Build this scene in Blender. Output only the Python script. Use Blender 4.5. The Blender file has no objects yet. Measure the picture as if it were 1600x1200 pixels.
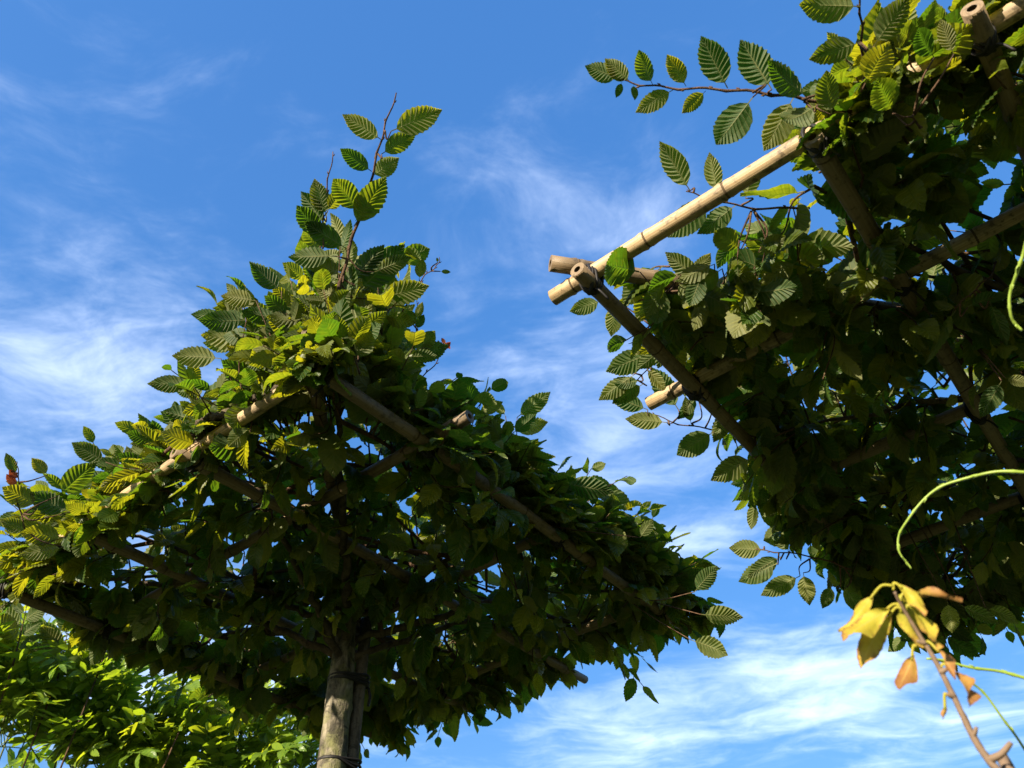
import bpy, math, random
import numpy as np
from mathutils import Vector, Matrix
from mathutils.bvhtree import BVHTree

random.seed(7)
RNG = np.random.default_rng(11)
SC = bpy.context.scene
COL = SC.collection

# ------------------------------------------------------------------ camera
EYE = np.array([0.0, 0.0, 1.55])
PITCH, ROLL, FPX = math.radians(43.95), math.radians(-2.08), 1274.0
FW = np.array([0, math.cos(PITCH), math.sin(PITCH)])
UP = np.array([0, -math.sin(PITCH), math.cos(PITCH)])
RX = np.array([1.0, 0, 0])
_c, _s = math.cos(ROLL), math.sin(ROLL)
CAM = np.array([_c * RX + _s * UP, -_s * RX + _c * UP, FW])
cd = bpy.data.cameras.new('camera')
cd.sensor_width = 36.0
cd.lens = FPX / 1600 * 36
cd.clip_start, cd.clip_end = 0.02, 4000
cd.dof.use_dof = True
cd.dof.focus_distance = 1.75
cd.dof.aperture_fstop = 9.0
cam = bpy.data.objects.new('camera', cd)
COL.objects.link(cam)
m = Matrix.Identity(4)
for i in range(3):
    m[i][0], m[i][1], m[i][2], m[i][3] = CAM[0][i], CAM[1][i], -CAM[2][i], EYE[i]
cam.matrix_world = m
SC.camera = cam

# ------------------------------------------------------------------ sky, sun, exposure
SUN_EL, SUN_AZ = math.radians(18), math.radians(-129)      # azimuth as angle from +X
SUN = np.array([math.cos(SUN_EL) * math.cos(SUN_AZ), math.cos(SUN_EL) * math.sin(SUN_AZ), math.sin(SUN_EL)])
SC.view_settings.view_transform = 'Standard'
SC.view_settings.look = 'None'
SC.view_settings.gamma = 1.0
SC.view_settings.exposure = 1.55
w = bpy.data.worlds.new('World')
SC.world = w
w.use_nodes = True


class NT:
    """tiny helper for node trees"""
    def __init__(s, tree):
        s.t = tree
        tree.nodes.clear()

    def n(s, typ, _in=None, **kw):
        nd = s.t.nodes.new(typ)
        for k, v in kw.items():
            setattr(nd, k, v)
        for k, v in (_in or {}).items():
            if hasattr(v, 'is_output'):
                s.t.links.new(v, nd.inputs[k])
            else:
                nd.inputs[k].default_value = v
        return nd

    def math(s, op, a, b=0.0, c=0.0, clamp=False):
        return s.n('ShaderNodeMath', {0: a, 1: b, 2: c}, operation=op, use_clamp=clamp).outputs[0]

    def mix(s, f, a, b, blend='MIX'):
        nd = s.n('ShaderNodeMix', data_type='RGBA', blend_type=blend)
        for k, v in ((0, f), (6, a), (7, b)):
            if hasattr(v, 'is_output'):
                s.t.links.new(v, nd.inputs[k])
            else:
                nd.inputs[k].default_value = v
        return nd.outputs[2]

    def ramp(s, f, stops):
        nd = s.n('ShaderNodeValToRGB', {0: f})
        cr = nd.color_ramp
        while len(cr.elements) < len(stops):
            cr.elements.new(0.5)
        for e, (p, c) in zip(cr.elements, stops):
            e.position = p
            e.color = c if len(c) == 4 else (*c, 1)
        return nd.outputs[0]

    def noise(s, vec, scale, detail=4.0, rough=0.55, dist=0.0, lac=2.0):
        return s.n('ShaderNodeTexNoise', {'Vector': vec, 'Scale': scale, 'Detail': detail, 'Roughness': rough,
                                          'Distortion': dist, 'Lacunarity': lac})


def cam_ray(px, py):
    return CAM.T @ np.array([(px - 800) / FPX, -(py - 600) / FPX, 1.0])


t = NT(w.node_tree)
tc = t.n('ShaderNodeTexCoord').outputs['Generated']
sky = t.n('ShaderNodeTexSky', sky_type='NISHITA', sun_disc=False)
sky.sun_elevation = SUN_EL
sky.sun_rotation = math.pi / 2 - SUN_AZ
sky.altitude = 200
sky.air_density, sky.dust_density, sky.ozone_density = 1.0, 0.6, 2.4
lum = t.n('ShaderNodeRGBToBW', {0: sky.outputs[0]}).outputs[0]
comp = t.math('MULTIPLY', t.math('POWER', t.math('MAXIMUM', lum, 0.01), -0.55), 0.90)      # film-like shoulder, even over the whole sky
skyl = t.n('ShaderNodeVectorMath', {0: sky.outputs[0], 3: comp}, operation='SCALE').outputs[0]
skyc = t.n('ShaderNodeHueSaturation', {'Hue': 0.506, 'Saturation': 1.25, 'Value': 1.0, 'Color': skyl}).outputs[0]
# thin cirrus: noise on a flat layer high above (direction projected to a plane)
sp = t.n('ShaderNodeSeparateXYZ', {0: tc})
dz = t.math('MAXIMUM', sp.outputs[2], 0.06)
cx, cy = t.math('DIVIDE', sp.outputs[0], dz), t.math('DIVIDE', sp.outputs[1], dz)
lay = t.n('ShaderNodeCombineXYZ', {0: cx, 1: cy, 2: 0.0}).outputs[0]
warp = t.noise(lay, 1.3, 3.0, 0.5)
off = t.n('ShaderNodeVectorMath', {0: warp.outputs['Color'], 1: (0.5, 0.5, 0.5)}, operation='SUBTRACT').outputs[0]
off = t.n('ShaderNodeVectorMath', {0: off, 3: 0.55}, operation='SCALE').outputs[0]
lw = t.n('ShaderNodeVectorMath', {0: lay, 1: off}, operation='ADD').outputs[0]
mp = t.n('ShaderNodeMapping', {'Vector': lw, 'Rotation': (0, 0, math.radians(32)), 'Scale': (1.0, 2.3, 1.0)}).outputs[0]
wisp = t.noise(mp, 2.6, 9.0, 0.62, 0.25).outputs[0]
fine = t.noise(lw, 6.5, 8.0, 0.65, 0.4).outputs[0]
big = t.noise(lay, 1.15, 3.0, 0.5).outputs[0]
# where the banks of cirrus hang in this sky
bank = None
for px, py, rad, amt in ((150, 640, .36, .24), (40, 760, .40, .22), (200, 470, .26, .17), (740, 400, .30, .12),
                         (960, 350, .16, .13), (930, 600, .30, .20), (1000, 720, .28, .24), (1120, 830, .30, .22),
                         (1250, 1080, .55, .36), (1000, 1150, .5, .30), (1500, 1130, .5, .24), (300, 1080, .8, .34),
                         (620, 40, .10, .05), (0, 480, .2, .14)):
    r = cam_ray(px, py)
    r = r / r[2]
    d = t.n('ShaderNodeVectorMath', {0: lay, 1: (r[0], r[1], 0)}, operation='DISTANCE').outputs['Value']
    g = t.n('ShaderNodeMapRange', {0: d, 1: rad * 1.5, 2: 0.0, 3: 0.0, 4: amt}, interpolation_type='SMOOTHERSTEP').outputs[0]
    bank = g if bank is None else t.math('MAXIMUM', bank, g)
far = t.n('ShaderNodeMapRange', {0: sp.outputs[2], 1: 0.40, 2: 0.05, 3: 0.0, 4: 0.14}).outputs[0]
dens = t.math('ADD', t.math('MULTIPLY', wisp, 0.75), t.math('MULTIPLY', fine, 0.30))
dens = t.math('ADD', dens, t.math('MULTIPLY', t.math('SUBTRACT', big, 0.5), 0.22))
dens = t.math('ADD', dens, t.math('MAXIMUM', bank, far))
cl = t.n('ShaderNodeMapRange', {0: dens, 1: 0.54, 2: 1.14, 3: 0.0, 4: 0.56}, interpolation_type='SMOOTHSTEP').outputs[0]
cl = t.math('POWER', cl, 1.15)
skymix = t.mix(cl, skyc, (4.9, 5.35, 6.0, 1))
bg = t.n('ShaderNodeBackground', {'Color': skymix, 'Strength': 0.148})
t.t.links.new(bg.outputs[0], t.n('ShaderNodeOutputWorld').inputs[0])

sl = bpy.data.lights.new('sun', 'SUN')
sl.energy = 4.9
sl.angle = math.radians(0.53)
sl.color = (1.0, 0.86, 0.66)
so = bpy.data.objects.new('sun', sl)
COL.objects.link(so)
so.rotation_euler = Vector(-SUN).to_track_quat('-Z', 'Y').to_euler()
so.location = (-3, -3, 6)

# ------------------------------------------------------------------ helpers
S = 1.10                                   # metres per grid unit; canes lie S above the eye
YAW = math.radians(-37.57)
GA = np.array([math.cos(YAW), math.sin(YAW), 0])
GB = np.array([-math.sin(YAW), math.cos(YAW), 0])
ZC = EYE[2] + S                            # height of the cane lattice above ground
UZ = np.array([0, 0, 1.0])


def P(a, b, z=0.0):
    """point from lattice coordinates, z in metres above the lattice"""
    return GA * a * S + GB * b * S + UZ * (ZC + z)


def at(px, py, z=0.0):
    """point at height z above the lattice seen along one sight line of the survey"""
    d = cam_ray(px, py)
    return EYE + d * ((S + z) / d[2])


def atd(px, py, dist):
    d = cam_ray(px, py)
    return EYE + d / np.linalg.norm(d) * dist


def proj(p):
    v = CAM @ (np.asarray(p) - EYE)
    return 800 + FPX * v[0] / v[2], 600 - FPX * v[1] / v[2], v[2]


def unit(v):
    v = np.asarray(v, float)
    return v / (np.linalg.norm(v) + 1e-12)


def mesh(name, verts, faces, mat, uv=None, tint=None, smooth=True):
    me = bpy.data.meshes.new(name)
    verts = np.asarray(verts, np.float32)
    if isinstance(faces, np.ndarray) and faces.ndim == 2:
        nf, k = faces.shape
        me.vertices.add(len(verts)); me.loops.add(nf * k); me.polygons.add(nf)
        me.vertices.foreach_set('co', verts.ravel())
        me.loops.foreach_set('vertex_index', faces.ravel().astype(np.int32))
        me.polygons.foreach_set('loop_start', np.arange(0, nf * k, k, dtype=np.int32))
        me.update(calc_edges=True)
    else:
        me.from_pydata([tuple(map(float, v)) for v in verts], [], [tuple(int(i) for i in f) for f in faces])
    me.polygons.foreach_set('use_smooth', np.full(len(me.polygons), smooth))
    if uv is not None:
        u = me.uv_layers.new(name='UVMap')
        li = np.empty(len(me.loops), np.int32)
        me.loops.foreach_get('vertex_index', li)
        u.data.foreach_set('uv', np.asarray(uv, np.float32)[li].ravel())
    if tint is not None:
        a = me.attributes.new('tint', 'FLOAT', 'POINT')
        a.data.foreach_set('value', np.asarray(tint, np.float32))
    me.materials.append(mat)
    me.update()
    return me


def obj(name, me, parent=None, **props):
    o = bpy.data.objects.new(name, me)
    COL.objects.link(o)
    if parent is not None:
        o.parent = parent
        o.matrix_parent_inverse = parent.matrix_world.inverted()
    for k, v in props.items():
        o[k] = v
    return o


def thing(name, loc, label, category, group=None):
    o = bpy.data.objects.new(name, None)
    COL.objects.link(o)
    o.location = tuple(loc)
    o.empty_display_size = 0.1
    o.matrix_world = Matrix.Translation(Vector(tuple(loc)))
    o['label'], o['category'] = label, category
    if group:
        o['group'] = group
    return o


class Geo:
    """quad soup collector with uv (u = length along, v = around)"""
    def __init__(s):
        s.v, s.f, s.u, s.n = [], [], [], 0

    def points(s):
        return np.concatenate(s.v) if s.v else np.zeros((0, 3))

    def tube(s, pts, rad, seg=8, cap=True, rough=0.0, seed=0, close=False):
        pts = np.asarray(pts, float)
        n = len(pts)
        rad = np.broadcast_to(np.asarray(rad, float), (n,))
        tan = np.gradient(pts, axis=0) if not close else (np.roll(pts, -1, 0) - np.roll(pts, 1, 0))
        tan /= np.linalg.norm(tan, axis=1)[:, None] + 1e-12
        ref = UZ if abs(tan[0][2]) < 0.9 else np.array([1.0, 0, 0])
        x = unit(np.cross(tan[0], ref))
        ang = np.linspace(0, 2 * np.pi, seg, endpoint=False)
        rg = np.random.default_rng(seed)
        ln = np.concatenate([[0], np.cumsum(np.linalg.norm(np.diff(pts, axis=0), axis=1))])
        base = s.n
        for i in range(n):
            x = unit(x - tan[i] * np.dot(x, tan[i]))
            y = np.cross(tan[i], x)
            rr = rad[i] * (1 + rough * rg.normal(size=seg)) if rough else np.full(seg, rad[i])
            s.v.append(pts[i] + (np.cos(ang) * rr)[:, None] * x + (np.sin(ang) * rr)[:, None] * y)
            s.u.append(np.stack([np.full(seg, ln[i]), ang / (2 * np.pi)], 1))
        s.n += n * seg
        for i in range(n if close else n - 1):
            i2 = (i + 1) % n
            for k in range(seg):
                k2 = (k + 1) % seg
                s.f.append((base + i * seg + k, base + i * seg + k2, base + i2 * seg + k2, base + i2 * seg + k))
        if cap and not close:
            for i, flip in ((0, 1), (n - 1, 0)):
                ring = [base + i * seg + k for k in range(seg)]
                s.f.append(tuple(ring[::-1] if flip else ring))

    def arrays(s):
        return np.concatenate(s.v), s.f, np.concatenate(s.u)

    def build(s, name, mat, parent=None, smooth=True, **props):
        v, f, u = s.arrays()
        return obj(name, mesh(name, v, f, mat, uv=u, smooth=smooth), parent, **props)


def curve(pts, n=12):
    """Catmull-Rom through points"""
    p = np.asarray(pts, float)
    p = np.vstack([2 * p[0] - p[1], p, 2 * p[-1] - p[-2]])
    out = []
    segs = len(p) - 3
    for i in range(segs):
        a, b, c, d = p[i:i + 4]
        for u in np.linspace(0, 1, n, endpoint=(i == segs - 1)):
            out.append(0.5 * ((2 * b) + (c - a) * u + (2 * a - 5 * b + 4 * c - d) * u * u + (3 * b - a - 3 * c + d) * u ** 3))
    return np.array(out)


# ------------------------------------------------------------------ materials
def material(name):
    mt = bpy.data.materials.new(name)
    mt.use_nodes = True
    return mt, NT(mt.node_tree)


def leaf_material(name, joined, veins, top_lo, top_hi, under_lo, under_hi, trans_lo, trans_hi, tr=0.42, gloss=0.42, blotch=(0.10, 0.05, 0.012)):
    mt, t = material(name)
    if joined:
        rnd = t.n('ShaderNodeAttribute', attribute_name='tint').outputs['Fac']
    else:
        rnd = t.n('ShaderNodeObjectInfo').outputs['Random']
    uv = t.n('ShaderNodeUVMap').outputs[0]
    sp = t.n('ShaderNodeSeparateXYZ', {0: uv})
    geo = t.n('ShaderNodeNewGeometry')
    pos = geo.outputs['Position']
    # distance to nearest secondary vein and to the midrib, in leaf coordinates
    fr = t.math('FRACT', t.math('MULTIPLY', sp.outputs[0], veins))
    dv = t.math('ABSOLUTE', t.math('SUBTRACT', fr, 0.5))
    vein = t.n('ShaderNodeMapRange', {0: dv, 1: 0.0, 2: 0.12, 3: 1.0, 4: 0.0}, interpolation_type='SMOOTHSTEP').outputs[0]
    ds = t.math('ABSOLUTE', sp.outputs[1])
    mid = t.n('ShaderNodeMapRange', {0: ds, 1: 0.0, 2: 0.07, 3: 1.0, 4: 0.0}, interpolation_type='SMOOTHSTEP').outputs[0]
    vv = t.math('MAXIMUM', t.math('MULTIPLY', vein, 0.7), mid)
    n1 = t.noise(pos, 55.0, 4.0, 0.6).outputs[0]
    n2 = t.noise(pos, 260.0, 3.0, 0.6).outputs[0]
    k = t.math('ADD', t.math('MULTIPLY', rnd, 0.8), t.math('MULTIPLY', t.math('SUBTRACT', n1, 0.5), 0.7), clamp=True)
    k2 = t.n('ShaderNodeMapRange', {0: k, 1: 0.12, 2: 1.0, 3: 0.0, 4: 1.0}).outputs[0]
    top = t.mix(vein, t.mix(k2, (*top_lo, 1), (*top_hi, 1)), (top_hi[0] * 1.1, top_hi[1] * 1.15, top_hi[2], 1))
    und = t.mix(t.math('MULTIPLY', vv, 0.75), t.mix(k2, (*under_lo, 1), (*under_hi, 1)), (under_hi[0] * 1.35, under_hi[1] * 1.25, under_hi[2] * 1.3, 1))
    trc = t.mix(k2, (*trans_lo, 1), (*trans_hi, 1))
    trc = t.mix(t.math('MULTIPLY', vv, 0.5), trc, (trans_lo[0] * 0.45, trans_lo[1] * 0.45, trans_lo[2] * 0.4, 1))
    # brown spots and scorched margins on some leaves
    spots = t.n('ShaderNodeMapRange', {0: t.math('ADD', n2, t.math('MULTIPLY', ds, 0.10)), 1: 0.76, 2: 0.84, 3: 0.0, 4: 0.7}).outputs[0]
    spots = t.math('MULTIPLY', spots, t.math('GREATER_THAN', t.math('FRACT', t.math('MULTIPLY', rnd, 7.31)), 0.45))
    top = t.mix(spots, top, (*blotch, 1))
    und = t.mix(spots, und, (*blotch, 1))
    trc = t.mix(spots, trc, (blotch[0] * 1.3, blotch[1], blotch[2], 1))
    base = t.mix(geo.outputs['Backfacing'], top, und)
    bmp = t.n('ShaderNodeBump', {'Strength': 0.35, 'Distance': 0.0012,
                                 'Height': t.math('SUBTRACT', t.math('MULTIPLY', n2, 0.6), t.math('MULTIPLY', vv, 0.8))})
    rough = t.math('ADD', t.math('MULTIPLY', geo.outputs['Backfacing'], 0.22), gloss)
    pr = t.n('ShaderNodeBsdfPrincipled', {'Base Color': base, 'Roughness': rough, 'Specular IOR Level': 0.38, 'Normal': bmp.outputs[0]})
    tl = t.n('ShaderNodeBsdfTranslucent', {'Color': trc, 'Normal': bmp.outputs[0]})
    mx = t.n('ShaderNodeMixShader', {0: tr, 1: pr.outputs[0], 2: tl.outputs[0]})
    t.t.links.new(mx.outputs[0], t.n('ShaderNodeOutputMaterial').inputs[0])
    return mt


HORN = dict(veins=10, top_lo=(.034, .070, .012), top_hi=(.115, .130, .014), under_lo=(.050, .090, .026), under_hi=(.205, .210, .080),
            trans_lo=(.105, .23, .008), trans_hi=(.56, .50, .012), tr=0.48)
M_LEAF = leaf_material('hornbeam leaf', False, **HORN)
M_FOL = leaf_material('hornbeam foliage', True, **HORN)
WIST = dict(veins=10, top_lo=(.09, .17, .022), top_hi=(.19, .27, .028), under_lo=(.12, .18, .04), under_hi=(.19, .25, .05),
            trans_lo=(.32, .48, .015), trans_hi=(.58, .62, .02), gloss=0.30, tr=0.5)
M_WIST = leaf_material('wisteria leaf', False, **WIST)


def bark_material(name, dark, light, lichen, scale=1.0, lich=0.6):
    mt, t = material(name)
    co = t.n('ShaderNodeTexCoord').outputs['Object']
    st = t.n('ShaderNodeMapping', {'Vector': co, 'Scale': (1, 1, 0.35)}).outputs[0]
    n1 = t.noise(st, 38 * scale, 8.0, 0.65, 0.3).outputs[0]
    n2 = t.noise(co, 13 * scale, 5.0, 0.6, 0.5).outputs[0]
    n3 = t.noise(co, 120 * scale, 4.0, 0.6).outputs[0]
    n1c = t.n('ShaderNodeMapRange', {0: n1, 1: 0.36, 2: 0.64, 3: 0.0, 4: 1.0}).outputs[0]
    c = t.mix(n1c, (*dark, 1), (*light, 1))
    lm = t.n('ShaderNodeMapRange', {0: t.math('ADD', n2, t.math('MULTIPLY', n3, 0.25)), 1: 0.60, 2: 0.74, 3: 0.0, 4: lich}).outputs[0]
    c = t.mix(lm, c, (*lichen, 1))
    n4 = t.noise(co, 26 * scale, 6.0, 0.7, 0.8).outputs[0]
    c = t.mix(t.n('ShaderNodeMapRange', {0: n4, 1: 0.52, 2: 0.62, 3: 0.0, 4: 0.8}).outputs[0], c, (*dark, 1))
    c = t.mix(t.math('MULTIPLY', n3, 0.4), c, (*dark, 1))
    bm = t.n('ShaderNodeBump', {'Strength': 0.9, 'Distance': 0.010 / scale, 'Height': t.math('ADD', t.math('ADD', n1, t.math('MULTIPLY', n4, -0.6)), t.math('MULTIPLY', n3, 0.35))})
    pr = t.n('ShaderNodeBsdfPrincipled', {'Base Color': c, 'Roughness': 0.85, 'Specular IOR Level': 0.2, 'Normal': bm.outputs[0]})
    t.t.links.new(pr.outputs[0], t.n('ShaderNodeOutputMaterial').inputs[0])
    return mt


M_BARK = bark_material('hornbeam bark', (.030, .027, .021), (.30, .265, .19), (.16, .165, .06), lich=0.85)
M_LIMB = bark_material('limb bark', (.035, .026, .018), (.14, .105, .07), (.13, .12, .06), lich=0.3)
M_TWIG = bark_material('twig bark', (.045, .026, .015), (.15, .085, .05), (.12, .10, .05), 2.0, 0.2)


def bamboo_material(name, dk):
    mt, t = material(name)
    uv = t.n('ShaderNodeUVMap').outputs[0]
    sp = t.n('ShaderNodeSeparateXYZ', {0: uv})
    rnd = t.n('ShaderNodeObjectInfo').outputs['Random']
    sv = t.n('ShaderNodeCombineXYZ', {0: t.math('MULTIPLY', sp.outputs[0], 3.0), 1: t.math('MULTIPLY', sp.outputs[1], 26.0), 2: t.math('MULTIPLY', rnd, 50.0)}).outputs[0]
    str_ = t.noise(sv, 1.0, 5.0, 0.6, 0.2).outputs[0]
    co = t.n('ShaderNodeTexCoord').outputs['Object']
    bl = t.noise(co, 17.0, 6.0, 0.62, 0.4).outputs[0]
    sk = t.noise(co, 90.0, 4.0, 0.6).outputs[0]
    c = t.ramp(str_, [(0.25, (.20, .130, .065)), (0.5, (.36, .26, .14)), (0.75, (.50, .39, .235))])
    c = t.mix(dk, c, (.085, .058, .034, 1))  # dk darkens the cane colour to stand in for shade
    gm = t.n('ShaderNodeMapRange', {0: bl, 1: 0.46, 2: 0.66, 3: 0.0, 4: 0.6}).outputs[0]
    c = t.mix(gm, c, (.13, .105, .075, 1))
    dm = t.n('ShaderNodeMapRange', {0: t.math('ADD', sk, t.math('MULTIPLY', bl, 0.4)), 1: 0.74, 2: 0.86, 3: 0.0, 4: 0.75}).outputs[0]
    c = t.mix(dm, c, (.07, .05, .03, 1))
    bm = t.n('ShaderNodeBump', {'Strength': 0.4, 'Distance': 0.002, 'Height': t.math('ADD', str_, t.math('MULTIPLY', sk, 0.3))})
    pr = t.n('ShaderNodeBsdfPrincipled', {'Base Color': c, 'Roughness': 0.55, 'Specular IOR Level': 0.3, 'Normal': bm.outputs[0]})
    t.t.links.new(pr.outputs[0], t.n('ShaderNodeOutputMaterial').inputs[0])
    return mt


M_BAMBOO = bamboo_material('pale bamboo', 0.0)
M_BAMBOO_SHADE = bamboo_material('shaded brown bamboo', 0.66)  # browner copy, shade under the crowns put into its colour


def plain(name, col, rough=0.7, spec=0.3, var=0.4, scale=60.0, trans=None):
    mt, t = material(name)
    co = t.n('ShaderNodeTexCoord').outputs['Object']
    n1 = t.noise(co, scale, 5.0, 0.6).outputs[0]
    c = t.mix(n1, tuple(x * (1 - var) for x in col) + (1,), tuple(min(1, x * (1 + var)) for x in col) + (1,))
    bm = t.n('ShaderNodeBump', {'Strength': 0.3, 'Distance': 0.002, 'Height': n1})
    pr = t.n('ShaderNodeBsdfPrincipled', {'Base Color': c, 'Roughness': rough, 'Specular IOR Level': spec, 'Normal': bm.outputs[0]})
    out = pr.outputs[0]
    if trans:
        tl = t.n('ShaderNodeBsdfTranslucent', {'Color': (*trans, 1)})
        out = t.n('ShaderNodeMixShader', {0: 0.35, 1: out, 2: tl.outputs[0]}).outputs[0]
    t.t.links.new(out, t.n('ShaderNodeOutputMaterial').inputs[0])
    return mt


M_NODE = plain('cane node', (.085, .06, .035), 0.8, 0.15)
M_RUBBER = plain('black tie', (.012, .011, .011), 0.6, 0.3)
M_HOLLOW = plain('cane hollow', (.10, .07, .04), 0.9, 0.1)
M_GREEN = plain('green shoot', (.19, .27, .035), 0.45, 0.4, 0.25, 90)
M_WSTEM = plain('shrub stem', (.10, .11, .035), 0.7, 0.2)
M_RED = plain('young bronze leaf', (.28, .075, .03), 0.5, 0.3, 0.35, 90, (.5, .12, .03))
M_GREY = plain('grey brown twig', (.15, .105, .07), 0.75, 0.2, 0.45, 150)


def ground_material():
    mt, t = material('garden lawn')
    co = t.n('ShaderNodeTexCoord').outputs['Object']
    a = t.noise(co, 1.2, 6.0, 0.6).outputs[0]
    b = t.noise(co, 45.0, 5.0, 0.7).outputs[0]
    c = t.mix(a, (.035, .06, .015, 1), (.075, .085, .028, 1))
    c = t.mix(t.math('MULTIPLY', b, 0.6), c, (.03, .035, .014, 1))
    bm = t.n('ShaderNodeBump', {'Strength': 0.8, 'Distance': 0.03, 'Height': b})
    pr = t.n('ShaderNodeBsdfPrincipled', {'Base Color': c, 'Roughness': 0.95, 'Specular IOR Level': 0.1, 'Normal': bm.outputs[0]})
    t.t.links.new(pr.outputs[0], t.n('ShaderNodeOutputMaterial').inputs[0])
    return mt


# ------------------------------------------------------------------ ground
g = 1500.0
gm = mesh('ground', [(-g, -g, 0), (g, -g, 0), (g, g, 0), (-g, g, 0)], np.array([[0, 1, 2, 3]]), ground_material(), smooth=False)
obj('ground', gm, kind='structure')

# ------------------------------------------------------------------ leaf shapes
def leaf_shape(n=10, wm=0.29, droop=0.5, fold=0.25, twist=0.0, pleat=0.011, teeth=0.035, ruffle=0.01, seed=0, pet=0.12,
               slant=0.8, wp=0.75, peak=0.8, acum=0.35, curl=0.0):
    """unit-length leaf: x along the midrib, z the upper side; real pleats and toothed margin"""
    rg = np.random.default_rng(seed)
    R = 2 * n
    V, U = [], []
    ph = rg.uniform(0, 6.28, 4)
    for i in range(R + 1):
        tm = i / R + (rg.uniform(-.012, .012) if 0 < i < R else 0)
        te = tm + slant * tm * (1 - tm)
        odd = i % 2
        wd = wm * max(math.sin(math.pi * min(te, 1) ** peak), 0) ** wp
        if te > 0.78:
            wd *= 1 - acum * ((te - 0.78) / 0.22)
        wd = max(wd, 0.004)
        wd *= 1 + (teeth if odd else -teeth) * rg.uniform(.5, 1.5) + rg.uniform(-.03, .03)
        pz = pleat * (1 if odd else -1) * min(1, 6 * tm * (1 - tm) + 0.2)
        for j in (-2, -1, 0, 1, 2):
            s = abs(j) / 2
            sg = (j > 0) - (j < 0)
            x = tm + (te - tm) * (s ** 0.85) + (0.018 * odd if s == 1 else 0)
            y = sg * s * wd
            z = -pz * (0, 1.0, 0.75)[abs(j)]
            z += fold * abs(y) - (fold * 0.9) * abs(y) * s * 0.5
            z += ruffle * s * math.sin(te * 9 + ph[0 if sg > 0 else 1]) + curl * s * s * wd
            ang = twist * x
            y, z = y * math.cos(ang) - z * math.sin(ang), y * math.sin(ang) + z * math.cos(ang)
            V.append((x, y, z)); U.append((i / R * n / 10, sg * s))
    V = np.array(V)
    # bend along the length
    x = V[:, 0].copy()
    th = droop * x ** 1.3
    xs = np.linspace(0, 1.12, 60)
    cth = np.cumsum(np.cos(droop * xs ** 1.3)) * (xs[1]); sth = np.cumsum(np.sin(droop * xs ** 1.3)) * (xs[1])
    bx, bz = np.interp(x, xs, cth - cth[0]), -np.interp(x, xs, sth - sth[0])
    z = V[:, 2].copy()
    V[:, 0], V[:, 2] = bx + z * np.sin(th), bz + z * np.cos(th)
    F = []
    for i in range(R):
        for j in range(4):
            a = i * 5 + j
            F.append((a, a + 5, a + 6, a + 1))
    # petiole
    b = len(V)
    r = 0.012
    ring = [(0, r), (r * .87, -r * .5), (-r * .87, -r * .5)]
    PV = [(-pet, y, z + 0.15 * pet) for y, z in ring] + [(0.01, y, z) for y, z in ring]
    V = np.vstack([V, PV]); U += [(0.05, 0.0)] * 6
    for k in range(3):
        k2 = (k + 1) % 3
        F.append((b + k, b + k2, b + 3 + k2, b + 3 + k))
    return V, np.array(F), np.array(U)


HL = []
_r = random.Random(3)
for i in range(14):
    HL.append(leaf_shape(n=10, wm=_r.uniform(.235, .33), droop=_r.choice([-.25, .1, .35, .6, .9, 1.3]) + _r.uniform(-.1, .1),
                         fold=_r.uniform(.05, .5), twist=_r.uniform(-.5, .5), pleat=_r.uniform(.006, .018), ruffle=_r.uniform(.0, .04),
                         teeth=_r.uniform(.03, .055), seed=i, acum=_r.uniform(.3, .5), curl=_r.uniform(-.25, .25)))
FLAT = [0, 1, 2, 3]
for i in range(10):                                  # calmer leaves for the free shoots
    HL.append(leaf_shape(n=12, wm=_r.uniform(.23, .31), droop=_r.uniform(-.15, .75), fold=_r.uniform(.05, .4), twist=_r.uniform(-.4, .4),
                         pleat=_r.uniform(.019, .026), ruffle=_r.uniform(.0, .012), teeth=_r.uniform(.035, .05), seed=50 + i, acum=.4, curl=_r.uniform(-.1, .1)))
CALM = list(range(14, 24))


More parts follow.
